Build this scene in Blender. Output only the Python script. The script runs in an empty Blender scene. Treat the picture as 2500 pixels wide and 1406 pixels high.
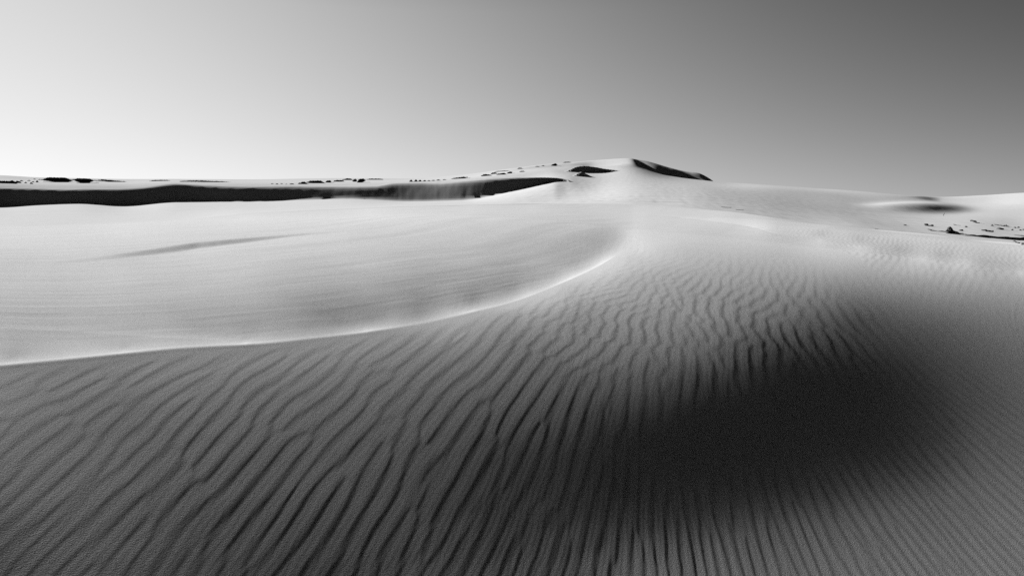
import bpy, bmesh, math, random
import numpy as np
from mathutils import Vector

R = math.radians
scene = bpy.context.scene
col = scene.collection

# ------------------------------------------------------------------ camera
EYE = 1.65                       # metres above the sand underfoot
FPX, CU, CV = 1667.0, 1250.0, 703.0
PITCH = R(7.45)
cam_d = bpy.data.cameras.new("camera")
cam = bpy.data.objects.new("camera", cam_d)
col.objects.link(cam)
cam_d.sensor_width = 36.0
cam_d.lens = 36.0 * FPX / 2500.0
cam_d.clip_start = 0.05
cam_d.clip_end = 20000.0
cam.location = (0, 0, EYE)
cam.rotation_euler = (R(90) - PITCH, 0, 0)
scene.camera = cam

# ------------------------------------------------------------------ world, sun, exposure
SUN_AZ, SUN_EL = R(-52.0), R(20.0)      # azimuth from +Y towards +X, elevation
EXPO = 2.80
SUN = np.array([math.cos(SUN_EL) * math.sin(SUN_AZ), math.cos(SUN_EL) * math.cos(SUN_AZ), math.sin(SUN_EL)])
world = bpy.data.worlds.new("World")
scene.world = world
world.use_nodes = True
nt = world.node_tree
nt.nodes.clear()
W = nt.nodes.new
sky = W("ShaderNodeTexSky")
sky.sky_type = 'NISHITA'
sky.sun_disc = False
sky.sun_elevation = SUN_EL
sky.sun_rotation = SUN_AZ
sky.altitude = 0.0
sky.air_density = 1.0
sky.dust_density = 0.0
sky.ozone_density = 1.0
sep = W("ShaderNodeSeparateColor")      # black and white through a red filter, darkest far from the sun
wco = W("ShaderNodeTexCoord")
wxyz = W("ShaderNodeSeparateXYZ")


def wmath(op, a, b=None):
    n = W("ShaderNodeMath"); n.operation = op
    for k, x in enumerate((a, b)):
        if x is None:
            continue
        if isinstance(x, (int, float)):
            n.inputs[k].default_value = x
        else:
            nt.links.new(x, n.inputs[k])
    return n.outputs[0]


nt.links.new(sky.outputs[0], sep.inputs[0])
nt.links.new(wco.outputs["Generated"], wxyz.inputs[0])
wz = wmath('MAXIMUM', wxyz.outputs[2], 0.0)
wd = wmath('ADD', wmath('MULTIPLY', wxyz.outputs[0], math.sin(SUN_AZ)), wmath('MULTIPLY', wxyz.outputs[1], math.cos(SUN_AZ)))
we = wmath('ADD', wmath('ADD', wmath('MULTIPLY', wz, -3.58), wmath('MULTIPLY', wd, 0.86)), wmath('MULTIPLY', wmath('MULTIPLY', wd, wmath('MINIMUM', wz, 0.25)), 4.0))
wq = wmath('SUBTRACT', 1.0, wd)
we = wmath('SUBTRACT', we, wmath('MULTIPLY', wmath('MULTIPLY', wq, wq), wmath('MULTIPLY', wmath('MINIMUM', wz, 0.3), 0.9)))
wl = wmath('MULTIPLY', wmath('POWER', sep.outputs[0], 0.3), wmath('POWER', math.e, we))
bg = W("ShaderNodeBackground"); bg.inputs[1].default_value = 0.10
outw = W("ShaderNodeOutputWorld")
nt.links.new(wmath('MULTIPLY', wl, math.exp(-1.61) / 0.10 / 2 ** EXPO), bg.inputs[0])
nt.links.new(bg.outputs[0], outw.inputs[0])

sun_d = bpy.data.lights.new("sun", 'SUN')
sun_d.energy = 5.0
sun_d.angle = R(0.5)
sun_d.color = (1.0, 1.0, 1.0)           # the picture is black and white
sun_o = bpy.data.objects.new("sun", sun_d)
col.objects.link(sun_o)
sun_o.location = (-30, 25, 20)
sun_o.rotation_euler = Vector(-SUN).to_track_quat('-Z', 'Y').to_euler()

scene.cycles.use_denoising = False          # keeps the grain of the sand
scene.view_settings.view_transform = 'Standard'
scene.view_settings.look = 'None'
scene.view_settings.gamma = 1.0
scene.view_settings.exposure = EXPO
SAND = 0.18
AMB = 0.013
KLIT = 2.0                              # display-linear radiance of sand that faces the sun

# ------------------------------------------------------------------ picture <-> ground
cp, sp = math.cos(PITCH), math.sin(PITCH)


def ray(u, v):
    """Azimuth and tangent of elevation of a point of the photograph."""
    u = np.asarray(u, float); v = np.asarray(v, float)
    x = (u - CU) / FPX; z = -(v - CV) / FPX
    Y = cp + z * sp; Z = -sp + z * cp
    return np.arctan2(x, Y), Z / np.hypot(x, Y)


def unray(az, r, h):
    X, Y = r * np.sin(az), r * np.cos(az)
    fw = Y * cp - h * sp
    up = Y * sp + h * cp
    fw = np.maximum(fw, 0.05)
    return CU + FPX * X / fw, CV - FPX * up / fw


def curve(pts):
    """(u, v, r) points of a line on the ground -> az, ln r, h."""
    p = np.array(pts, float)
    az, te = ray(p[:, 0], p[:, 1])
    return az, np.log(p[:, 2]), te * p[:, 2]


def pchip(x, y, xq):
    """Monotone cubic through x, y (1-D)."""
    h = np.diff(x); d = np.diff(y) / h
    m = np.zeros_like(y)
    if len(x) > 2:
        w1 = 2 * h[1:] + h[:-1]; w2 = h[1:] + 2 * h[:-1]
        same = d[:-1] * d[1:] > 0
        with np.errstate(divide='ignore', invalid='ignore'):
            mm = (w1 + w2) / (w1 / d[:-1] + w2 / d[1:])
        m[1:-1] = np.where(same, mm, 0.0)
    m[0], m[-1] = d[0], d[-1]
    i = np.clip(np.searchsorted(x, xq) - 1, 0, len(x) - 2)
    t = np.clip((xq - x[i]) / h[i], 0, 1)
    t2, t3 = t * t, t * t * t
    return ((2 * t3 - 3 * t2 + 1) * y[i] + (t3 - 2 * t2 + t) * h[i] * m[i]
            + (-2 * t3 + 3 * t2) * y[i + 1] + (t3 - t2) * h[i] * m[i + 1])


def sstep(x, a, b):
    t = np.clip((x - a) / (b - a), 0, 1)
    return t * t * (3 - 2 * t)


# ------------------------------------------------------------------ far relief: stations across the view, each with
# crest of the near dune, trough behind it, foot of the slip face, its brow, plateau, skyline
STATIONS = [
    (-400, (560, 20), (566, 30), (512, 103), (508, 110), (445, 132), (434.2, 161.0), (427, 190)),
    (0, (553, 22), (556, 32), (507, 103), (503, 110), (448, 132), (436.6, 161.0), (429, 190)),
    (100, (551, 23), (553, 33), (501, 101), (497, 108), (450, 132), (440.4, 161.0), (434, 190)),
    (190, (549, 24), (551, 34), (498, 100), (494, 107), (450, 132), (441.6, 161.0), (436, 190)),
    (300, (545, 25), (546, 36), (504, 98), (500, 105), (450, 132), (442.8, 161.0), (438, 190)),
    (430, (538, 27), (538, 38), (494, 98), (490, 105), (446, 132), (441.2, 161.0), (438, 190)),
    (600, (522, 29), (521, 42), (493, 95), (489, 102), (447, 132), (442.2, 161.0), (439, 190)),
    (850, (510, 32), (509, 45), (486, 93), (482, 100), (447, 132), (440.4, 161.0), (436, 190)),
    (1000, (504, 34), (503, 48), (492, 92), (488, 99), (443, 132), (439.4, 161.0), (437, 190)),
    (1130, (501, 36), (500, 50), (489, 92), (485, 99), (438, 132), (432.0, 166.0), (428, 200)),
    (1250, (498, 38), (497, 52), (468, 95), (464, 102), (427, 145), (418.6, 182.5), (413, 220)),
    (1350, (497, 40), (495, 56), (446, 101), (441, 109), (418, 170), (410, 215), (401, 260)),
    (1390, (497, 40), (495, 56), (438, 112), (434, 119), (420, 172), (410, 220), (398.5, 270)),
    (1450, (497, 40), (494, 55.5), (470, 82.9), (445, 117.1), (427, 174.1), (413, 230.0), (393, 290)),
    (1545, (498, 40), (495, 52.9), (468, 75.7), (446, 107.5), (425, 166.1), (406, 228.2), (388, 297)),
    (1560, (499, 40), (496, 52.8), (469, 75.5), (447, 107.3), (429, 162.2), (414, 223.3), (403, 280)),
    (1580, (500, 40), (498, 52.8), (470, 75.3), (449, 106.9), (433, 158.3), (420, 218.4), (413, 268)),
    (1605, (502, 39.5), (500, 52.7), (471, 75.0), (451, 106.5), (438, 154.3), (430, 213.4), (424.5, 270)),
    (1650, (505, 39), (503, 51.6), (475, 74.5), (455, 105.8), (444, 148.2), (438, 208.2), (434, 268)),
    (1700, (510, 38), (508, 49.6), (478, 73.9), (458, 105.0), (449, 145.5), (444, 203.0), (440, 265)),
    (1745, (515, 37), (514, 49.4), (480, 76.8), (462, 109.1), (453, 150.6), (448, 205.4), (444.5, 265)),
    (1775, (517, 36.5), (517, 48.9), (484, 77.0), (464, 111.9), (455, 155.7), (451, 211.9), (447, 270)),
    (1850, (527, 34), (530, 47.0), (495, 76.0), (470, 118.8), (458, 162.3), (453.8, 216.1), (451, 270)),
    (2000, (549, 30), (556, 44.0), (515, 80.6), (487, 128.8), (470, 188.4), (464.6, 229.2), (461, 270)),
    (2100, (560, 28), (570, 41.6), (530, 80.6), (500, 130.2), (482, 194.6), (473.0, 227.6), (467, 260)),
    (2200, (568, 26.5), (580, 40.3), (545, 78.0), (518, 123.5), (501, 171.4), (487, 215.5), (475, 250)),
    (2300, (577, 25), (592, 38.4), (560, 72.6), (531, 116.2), (519, 167.4), (499, 239.1), (481, 300)),
    (2400, (590, 24), (603, 37.4), (570, 71.0), (536, 113.6), (522, 165.4), (501, 240.9), (477, 330)),
    (2500, (598, 23), (614, 37.8), (578, 74.4), (543, 124.0), (524, 179.4), (500, 238.5), (471, 350)),
    (2900, (630, 20), (650, 37.0), (600, 79.2), (550, 135.0), (505, 240.8), (479.2, 313.6), (462, 350)),
]
ST_AZ = np.array([float(ray(s[0], 480)[0]) for s in STATIONS])
NK = 7
ST_LR = np.zeros((len(STATIONS), NK)); ST_H = np.zeros((len(STATIONS), NK))
for i_, s_ in enumerate(STATIONS):
    for k_ in range(NK):
        v_, r_ = s_[1 + k_]
        te_ = float(ray(s_[0], v_)[1])
        ST_LR[i_, k_] = math.log(r_); ST_H[i_, k_] = te_ * r_


def far_field(az, s):
    """Heights (eye = 0) of the far relief on a polar grid az x s (s = ln r)."""
    lr = np.stack([pchip(ST_AZ, ST_LR[:, k], az) for k in range(NK)], 1)
    hh = np.stack([pchip(ST_AZ, ST_H[:, k] / np.exp(ST_LR[:, k]), az) for k in range(NK)], 1) * np.exp(lr)
    out = np.zeros((len(az), s.shape[1]))
    for i in range(len(az)):
        rk = np.exp(lr[i]); hk = hh[i]
        x = np.concatenate([[rk[0] * 0.6], rk, [rk[-1] * 1.35, 1200.0, 6000.0]])
        y = np.concatenate([[hk[0] - 0.2], hk, [hk[-1] - 0.02 * rk[-1] - 1.0, -14.0, -40.0]])
        out[i] = pchip(x, y, np.clip(np.exp(s[i]), x[0], x[-1]))
    return out


# ------------------------------------------------------------------ near relief
CREST = [(-420, 935, 3.7), (-150, 910, 4.0), (0, 893, 4.2), (200, 873, 4.45), (400, 853, 4.75), (640, 838, 5.1), (800, 822, 5.5), (1000, 795, 6.1),
         (1125, 768, 6.6), (1250, 738, 7.3), (1350, 700, 8.2), (1450, 655, 9.7), (1500, 628, 10.7), (1540, 602, 11.6)]
BROW = [(1640, 532, 30), (1750, 546, 25), (1870, 568, 20), (2000, 592, 17.6), (2100, 608, 16.4), (2250, 632, 15.0), (2350, 645, 14.2), (2500, 668, 13.3), (2900, 730, 11.4)]
# how brightly the sand is lit (grey level 0-255 of its broad slopes): in front of the near crest
TONE_A = """1450 670 216 1400 688 210 1350 716 205 1250 751 195 1125 780 176 1500 643 216 1000 805 158 2200 850 48 30 920 120 30 1050 95 30 1200 75 30 1380 55 300 900 125 300 1000 100 300 1150 85 300 1380 55 640 860 135 640 950 105 640 1100 80
640 1380 50 1000 820 140 1000 900 110 1000 1050 75 1000 1200 58 1000 1380 52 1250 765 155 1250 850 110 1250 950 80 1250 1100 45 1250 1250 42 1250 1390 52
1400 700 185 1400 760 145 1400 850 110 1400 950 75 1400 1050 45 1400 1200 36 1400 1300 45 1400 1390 58 1550 620 205 1550 680 175 1550 780 135 1550 880 100
1550 950 65 1550 1050 36 1550 1200 30 1550 1290 45 1550 1390 75 1700 600 195 1700 680 160 1700 780 130 1700 860 95 1700 920 50 1700 1000 30 1700 1150 28
1700 1250 40 1700 1390 78 1900 620 185 1900 700 140 1900 780 105 1900 840 54 1900 900 36 1900 1000 20 1900 1100 24 1900 1180 34 1900 1280 65 1900 1390 85
2100 650 175 2100 720 115 2100 780 60 2100 850 45 2100 950 26 2100 1050 28 2100 1120 38 2100 1250 75 2100 1390 95 2300 670 170 2300 740 120 2300 800 78
2300 900 52 2300 1000 48 2300 1100 60 2300 1250 85 2300 1390 100 2480 690 165 2480 760 126 2480 850 92 2480 950 76 2480 1050 80 2480 1200 95 2480 1390 105
-200 950 120 -200 1380 55 2700 720 165 2700 900 105 2700 1100 95 2700 1390 115 1250 1700 80 0 1700 60 2500 1700 115"""
TONE_AB = """1560 585 222 1572 560 215 1562 612 224 1590 585 212 1750 565 205 1750 530 222 1850 558 222 2000 588 218 2100 604 216 2250 630 212 2350 644 210 2500 666 208 1900 551 195 2000 570 180 2100 585 178
2200 608 175 2300 620 178 2300 590 195 2400 640 178 2400 612 190 2480 650 185 1800 532 215 2000 553 205 2200 572 200 2480 600 200 1640 560 212 1600 540 215 1600 505 225"""
TONE_B = """750 795 149 820 787 143 1020 758 144 1250 703 160 480 806 168 700 775 160 30 887 212 300 859 220 600 835 224 900 804 228 1150 758 228 1300 717 226 1400 675 228 1480 637 226 30 870 165 30 830 175 30 780 180 30 700 200 30 640 200 30 600 215 30 570 222 300 845 175 300 790 182 300 680 205 300 620 205 300 580 222 300 552 228
600 828 175 600 800 155 600 740 175 600 660 200 600 600 205 600 560 220 600 530 232 900 800 180 900 777 141 900 720 165 900 650 195 900 600 205 900 560 212 900 518 235
1150 755 195 1150 735 150 1150 700 160 1150 640 185 1150 580 200 1150 540 210 1150 508 230 1300 715 205 1300 685 168 1300 640 180 1300 580 190 1300 540 205 1300 505 228
1400 672 215 1400 640 180 1430 600 182 1430 560 195 1430 530 208 1450 502 226 1490 605 182 1525 602 215 1512 582 186 1470 585 178 1495 562 184 1440 575 180 1545 585 224 1542 570 216 1525 556 210 1490 548 203 1520 540 212"""


def tones(*txt):
    a = np.array(" ".join(txt).split(), float).reshape(-1, 3)
    return a


def lit(g):
    """Grey level -> cosine between the sand's normal and the sun."""
    c = g / 255.0
    lin = np.where(c <= 0.04045, c / 12.92, ((c + 0.055) / 1.055) ** 2.4)
    return np.maximum((lin - AMB * np.clip(0.4 + lin, 0.4, 1.0) / 0.4) / KLIT, -0.03)


class Tone:
    """Smooth field of cosines through the samples (linear radial basis, sight lines stretched upwards)."""
    def __init__(self, smp):
        self.p = smp[:, :2] * np.array([1.0, 1.8])
        n = len(smp)
        d = np.linalg.norm(self.p[:, None] - self.p[None], axis=2)
        A = np.zeros((n + 1, n + 1)); A[:n, :n] = d + np.eye(n) * 0.0 - 4.0 * np.eye(n); A[:n, n] = 1; A[n, :n] = 1
        self.w = np.linalg.solve(A, np.concatenate([smp[:, 2] , [0]]))

    def __call__(self, u, v):
        q = np.stack([u, v * 1.8], -1).reshape(-1, 2)
        out = np.empty(len(q))
        for k in range(0, len(q), 20000):
            d = np.linalg.norm(q[k:k + 20000, None] - self.p[None], axis=2)
            out[k:k + 20000] = d @ self.w[:-1] + self.w[-1]
        return lit(np.clip(out, 5, 240)).reshape(np.shape(u))


J_NEAR, J_HOLL, J_FAR = 130, 96, 34          # rows of the coarse grid: to the near crest, to the far crest, beyond
R0, R1 = 0.8, 60.0


def blur1(y, n):
    k = np.exp(-0.5 * (np.arange(-3 * n, 3 * n + 1) / n) ** 2); k /= k.sum()
    return np.convolve(np.pad(y, 3 * n, mode='edge'), k, mode='valid')


GAZ = np.linspace(R(-52), R(52), 2081)
_c = np.array(CREST + [(1600, 585, 12.6), (1680, 580, 13.4), (1780, 600, 13.8), (1900, 620, 13.5), (2100, 640, 12.5), (2500, 668, 10.6), (2900, 730, 9.0)], float)
_ca = ray(_c[:, 0], _c[:, 1])[0]
G1 = blur1(pchip(_ca, np.log(_c[:, 2]), np.clip(GAZ, _ca[0], _ca[-1])), 36)
G2 = blur1(pchip(ST_AZ, ST_LR[:, 0], np.clip(GAZ, ST_AZ[0], ST_AZ[-1])), 30)
CREST_AZ, CREST_TE = ray([p[0] for p in CREST], [p[1] for p in CREST])


def guide(az):
    """ln r of the near crest (running on below the brow at the right) and of the far crest, per azimuth."""
    return np.interp(az, GAZ, G1), np.interp(az, GAZ, G2)


def warped(az, m):
    """Rows of ln r that follow both crests; m = subdivisions of the coarse rows."""
    g1, g2 = guide(az)
    n1, n2, n3 = [int(round(k * m)) for k in (J_NEAR, J_HOLL, J_FAR)]
    t1, t2, t3 = np.arange(n1) / n1, np.arange(n2) / n2, np.arange(n3 + 1) / n3
    l0, l1 = math.log(R0), math.log(R1)
    return np.concatenate([l0 + (g1[:, None] - l0) * t1, g1[:, None] + (g2 - g1)[:, None] * t2, g2[:, None] + (l1 - g2)[:, None] * t3], 1), n1, n1 + n2


def near_field():
    """Least-squares relief: passes through the crest lines and its slopes catch the sun as the photograph shows."""
    tA = Tone(tones(TONE_A, TONE_AB)); tB = Tone(tones(TONE_B, TONE_AB))
    ca = CREST_AZ
    ba, bs, bh = curve(BROW)
    prev = None
    lx, ly, lz = SUN
    for Na, m, outer, iters in ((49, 0.25, 4, 250), (97, 0.5, 5, 350), (177, 1.0, 5, 500)):
        az = np.linspace(R(-46), R(46), Na); da = az[1] - az[0]
        S, j1, j2 = warped(az, m)
        Ns = S.shape[1]
        r = np.exp(S)
        F = far_field(az, S)
        hasc = (az >= ca[0]) & (az <= ca[-1])
        D = []
        for i in range(Na):
            if hasc[i]:
                D.append((i, j1, 0.0, pchip(ca, CREST_TE, az[i:i + 1])[0], 60.0))
            if az[i] >= ba[0]:
                sb = np.interp(az[i], ba, bs); j = int(np.clip(np.searchsorted(S[i], sb + 1e-6) - 1, 0, Ns - 2))
                t = (sb - S[i, j]) / (S[i, j + 1] - S[i, j])
                D.append((i, j, t, np.interp(az[i], ba, bh) / math.exp(sb), 60.0))
            D.append((i, 0, 0.0, -1.65 / R0, 0.3))
        D = np.array(D)
        di = D[:, 0].astype(int); dj = D[:, 1].astype(int); dt, dq, dw = D[:, 2], D[:, 3], D[:, 4]
        wF = np.zeros((Na, Ns)); wF[:, j2:] = 60.0
        qF = F / r
        if prev is None:
            q = np.zeros((Na, Ns))
            for i in range(Na):
                ks, kh = [math.log(R0)], [-1.65]
                if hasc[i]:
                    hc = np.interp(az[i], ca, CREST_TE) * r[i, j1]; ks += [S[i, j1], S[i, j1] + 0.35]; kh += [hc, hc - 0.12]
                else:
                    ks += [math.log(6.0)]; kh += [-1.75]
                    if az[i] >= ba[0]:
                        ks.append(np.interp(az[i], ba, bs)); kh.append(np.interp(az[i], ba, bh))
                ks.append(S[i, j2]); kh.append(F[i, j2])
                q[i] = np.interp(S[i], ks, kh) / r[i]
            q[:, j2:] = qF[:, j2:]
        else:
            pa, pj1, pq = prev
            jj = np.linspace(0, pq.shape[1] - 1, Ns)
            t1 = np.stack([np.interp(jj, np.arange(pq.shape[1]), row) for row in pq])
            q = np.stack([np.interp(az, pa, t1[:, j]) for j in range(Ns)], 1)
        c4 = lambda X: 0.25 * (X[1:, 1:] + X[:-1, :-1] + X[:-1, 1:] + X[1:, :-1])
        AM = np.repeat((0.5 * (az[1:] + az[:-1]))[:, None], Ns - 1, 1); SM = c4(S); RM = np.exp(SM)
        dS = 0.5 * (S[1:, 1:] - S[1:, :-1] + S[:-1, 1:] - S[:-1, :-1])
        Sa = 0.5 * (S[1:, 1:] - S[:-1, 1:] + S[1:, :-1] - S[:-1, :-1]) / da
        kr = (lx * np.sin(AM) + ly * np.cos(AM)) / RM; kt = (lx * np.cos(AM) - ly * np.sin(AM)) / RM
        Cs = (kr - kt * Sa) / dS / 2; Ca = kt / da / 2
        jm = np.arange(Ns - 1)[None, :] + 0.5
        partA = np.where(jm < j1, 1.0, 0.0) * np.ones((Na - 1, 1))
        wsh = np.where(jm < j2, 1.0, 0.0) * np.ones((Na - 1, 1))
        wsh *= np.where(RM < 1.6, 0.2, 1.0)
        ws = 0.2 * m * np.ones((Na, Ns - 2)); wa = 0.2 * m * np.ones((Na - 2, Ns))
        rim = int(14 * m); soft = sstep(az, ca[-1] + 0.004, ca[-1] - 0.02)[:, None]; ws[:, j1:j1 + rim] *= 1 - 0.88 * soft; wa[:, j1:j1 + rim] *= 1 - 0.5 * soft[1:-1]
        ws[hasc, j1 - 1] = 0.02
        endc = sstep(az, ca[-1] - 0.02, ca[-1])          # the crest dies out towards its right end
        ws[hasc, j1 - 1] += 0.32 * m * endc[hasc]
        ku = 1.0 / (S[:, 2:] - S[:, 1:-1]) / r[:, 1:-1]; kd = 1.0 / (S[:, 1:-1] - S[:, :-2]) / r[:, 1:-1]; kaa = 1.0 / (r[1:-1] * da)

        def fwd(q):
            h = q * r
            e = h[1:, 1:] - h[:-1, :-1]; f = h[:-1, 1:] - h[1:, :-1]
            g1 = wsh * (Cs * (e + f) + Ca * (e - f))
            g2 = ws * (ku * h[:, 2:] - (ku + kd) * h[:, 1:-1] + kd * h[:, :-2])
            g3 = wa * kaa * (h[2:] - 2 * h[1:-1] + h[:-2])
            g4 = dw * (q[di, dj] * (1 - dt) + q[di, dj + 1] * dt)
            return g1, g2, g3, g4, wF * q

        def adj(g):
            g1, g2, g3, g4, g5 = g
            h = np.zeros((Na, Ns))
            a = wsh * g1; ce = (Cs + Ca) * a; cf = (Cs - Ca) * a
            h[1:, 1:] += ce; h[:-1, :-1] -= ce; h[:-1, 1:] += cf; h[1:, :-1] -= cf
            b = ws * g2
            h[:, 2:] += ku * b; h[:, 1:-1] -= (ku + kd) * b; h[:, :-2] += kd * b
            b = wa * kaa * g3
            h[2:] += b; h[1:-1] -= 2 * b; h[:-2] += b
            o = h * r
            np.add.at(o, (di, dj), dw * g4 * (1 - dt)); np.add.at(o, (di, dj + 1), dw * g4 * dt)
            return o + wF * g5

        for it in range(outer):
            h = q * r
            u, v = unray(AM, RM, c4(h))
            vc = np.interp(u, [p[0] for p in CREST], [p[1] for p in CREST])
            vA = np.where(u < 1540, np.maximum(v, vc + 6), v)
            vB = np.where(u < 1540, np.minimum(v, vc - 4), v)
            tgt = partA * tA(u, np.minimum(vA, 1800)) + (1 - partA) * tB(u, vB)
            k = sstep(u, 1535, 1565); tgt = tgt * (1 - k) + tA(u, np.minimum(v, 1800)) * k
            e = h[1:, 1:] - h[:-1, :-1]; f = h[:-1, 1:] - h[1:, :-1]
            hs = (e + f) / 2 / dS / RM; ha = (e - f) / 2 / da / RM - Sa * hs
            N = np.sqrt(1 + np.minimum(hs ** 2 + ha ** 2, 1.5))
            rhs = (wsh * (lz - tgt * N), np.zeros_like(ws), np.zeros_like(wa), dw * dq, wF * qF)
            g0 = fwd(q)
            res = adj([a - b for a, b in zip(rhs, g0)])
            p = res.copy(); rr = np.sum(res * res)
            for k in range(iters):
                Ap = adj(fwd(p))
                al = rr / max(np.sum(p * Ap), 1e-30)
                q = q + al * p; res = res - al * Ap
                r2 = np.sum(res * res)
                if r2 < 1e-10:
                    break
                p = res + (r2 / rr) * p; rr = r2
        prev = (az, j1, q)
    err = (fwd(q)[0] - rhs[0])
    print("near relief: rms light error", float(np.sqrt(np.mean(err[wsh > 0.5] ** 2))), "crest error px",
          float(np.max(np.abs(fwd(q)[3] / dw - dq)[dw > 5]) * FPX))
    return az, q * r


def cubic_up(x, z, xq, Sc, Sf):
    """Catmull-Rom across azimuth (uniform x), Hermite along ln r (uneven rows Sc per column) on to the rows Sf."""
    f = np.clip((xq - x[0]) / (x[1] - x[0]), 0, len(x) - 1.001)
    i = np.floor(f).astype(int); t = f - i
    w = np.stack([-0.5 * t + t * t - 0.5 * t ** 3, 1 - 2.5 * t * t + 1.5 * t ** 3, 0.5 * t + 2 * t * t - 1.5 * t ** 3, -0.5 * t * t + 0.5 * t ** 3])
    ix = np.clip(np.stack([i - 1, i, i + 1, i + 2]), 0, len(x) - 1)
    A = sum(w[k][:, None] * z[ix[k]] for k in range(4))
    hs = np.diff(Sc, axis=1); d = np.diff(A, axis=1) / hs
    m = np.empty_like(A)
    m[:, 1:-1] = (d[:, :-1] * hs[:, 1:] + d[:, 1:] * hs[:, :-1]) / (hs[:, 1:] + hs[:, :-1])
    m[:, 0], m[:, -1] = d[:, 0], d[:, -1]
    n = Sf.shape[1]; g = int(round((n - 1) / (Sc.shape[1] - 1)))
    j = np.minimum(np.arange(n) // g, Sc.shape[1] - 2)
    t = (Sf - Sc[:, j]) / hs[:, j]
    t2, t3 = t * t, t * t * t
    return (2 * t3 - 3 * t2 + 1) * A[:, j] + (t3 - 2 * t2 + t) * hs[:, j] * m[:, j] + (3 * t2 - 2 * t3) * A[:, j + 1] + (t3 - t2) * hs[:, j] * m[:, j + 1]


FINE, NCOL = 4.0, 1150


def build_relief():
    fine = np.linspace(R(-44), R(44), NCOL)
    side = np.geomspace(1, 36, 26)
    side = R(44) + np.cumsum(side / side.sum()) * (math.pi - R(44))
    az = np.concatenate([-side[::-1][1:], fine, side])
    lo, hi = R(-45.5), R(45.5)
    azc = np.clip(az, lo, hi)
    S, j1, j2 = warped(azc, FINE)
    # around the back the rows blend from one edge of the view to the other
    back = np.nonzero(np.abs(az) > hi)[0]
    d = np.where(az > 0, az - hi, 2 * math.pi + az - hi) / (2 * math.pi - 2 * hi)
    tb = d * d * (3 - 2 * d)
    na, nh = near_field()
    H = cubic_up(na, nh, azc, warped(azc, 1.0)[0], S)
    F = far_field(azc, S)
    k = sstep(S, math.log(46), math.log(58))
    H = H * (1 - k) + F * k
    so = np.concatenate([np.arange(math.log(R1) + DS_FAR, math.log(420), DS_FAR), np.linspace(math.log(420), math.log(6000), 60)])
    S2 = np.repeat(so[None], len(az), 0)
    H2 = far_field(azc, S2)
    si = np.linspace(math.log(0.25), math.log(R0), 26)[:-1]
    H0 = -1.65 + (H[:, :1] + 1.65) * sstep(si, si[0], math.log(R0))[None, :]
    S = np.concatenate([np.repeat(si[None], len(az), 0), S, S2], 1)
    H = np.concatenate([H0, H, H2], 1)
    L, Rr = H[np.argmin(np.abs(az - lo))].copy(), H[np.argmin(np.abs(az - hi))].copy()
    Ls, Rs = S[np.argmin(np.abs(az - lo))].copy(), S[np.argmin(np.abs(az - hi))].copy()
    for i in back:
        H[i] = Rr * (1 - tb[i]) + L * tb[i]; S[i] = Rs * (1 - tb[i]) + Ls * tb[i]
    return az, S, H, len(si) + j1, len(si) + j2


DS_FAR = 0.008
az, S, H, JC, JM = build_relief()


def blur2(A, n0, n1):
    for ax, n in ((0, n0), (1, n1)):
        k = np.exp(-0.5 * (np.arange(-3 * n, 3 * n + 1) / n) ** 2); k /= k.sum()
        P = np.pad(A, [(3 * n, 3 * n) if q == ax else (0, 0) for q in (0, 1)], mode='edge')
        A = sum(k[q] * (P[q:q + A.shape[0]] if ax == 0 else P[:, q:q + A.shape[1]]) for q in range(6 * n + 1))
    return A


# the long far slopes on the right are even: no stair left between the stations
wb = sstep(az, float(ray(1330, 480)[0]), float(ray(1430, 480)[0]))[:, None] * sstep(S - S[:, JM:JM + 1], 0.05, 0.3) * (np.abs(az) < R(46))[:, None]
Hq = H / np.exp(S)
sky_row = np.exp(S) > 240
H = np.where(wb > 0, (Hq * (1 - wb * np.where(sky_row, 0.0, 1.0)) + blur2(Hq, 14, 9) * wb * np.where(sky_row, 0.0, 1.0)) * np.exp(S), H)


def on_surface(line, rmin, rmax):
    """Per azimuth the range at which the picture line meets the relief; NaN outside the line."""
    p = np.array(line, float)
    la = ray(p[:, 0], p[:, 1])[0]
    out = np.full(len(az), np.nan)
    U, V = unray(np.repeat(az[:, None], S.shape[1], 1), np.exp(S), H)
    for i in np.nonzero((az >= la[0]) & (az <= la[-1]))[0]:
        v = np.interp(az[i], la, p[:, 1])
        j = np.nonzero((np.exp(S[i]) > rmin) & (V[i] <= v))[0]
        out[i] = min(math.exp(S[i, j[0]]), rmax) if len(j) else rmax
    ok = np.isfinite(out)
    if ok.any():
        out[ok] = blur1(out[ok], 3)
    return out, la


def scarp(line, depth, rmin, rmax, fall, run_on, soft=0.0):
    """A step down towards the viewer along a picture line: a lip, a face at slope `fall`, then the hollow fills up again over run_on metres."""
    global H
    rc, la = on_surface(line, rmin, rmax)
    D = pchip(la, np.array(depth, float), az)
    r = np.exp(S)
    for i in np.nonzero(np.isfinite(rc))[0]:
        run = max(D[i], 0.001) / fall + soft
        d = rc[i] - r[i]
        H[i] -= D[i] * sstep(d, 0, run) * np.exp(-np.maximum(d - run, 0) / run_on) * sstep(d, rc[i] * 0.6, rc[i] * 0.3)


FOOT = blur1(pchip(ST_AZ, np.exp(ST_LR[:, 2]), np.clip(az, ST_AZ[0], ST_AZ[-1])), 12)


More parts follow.
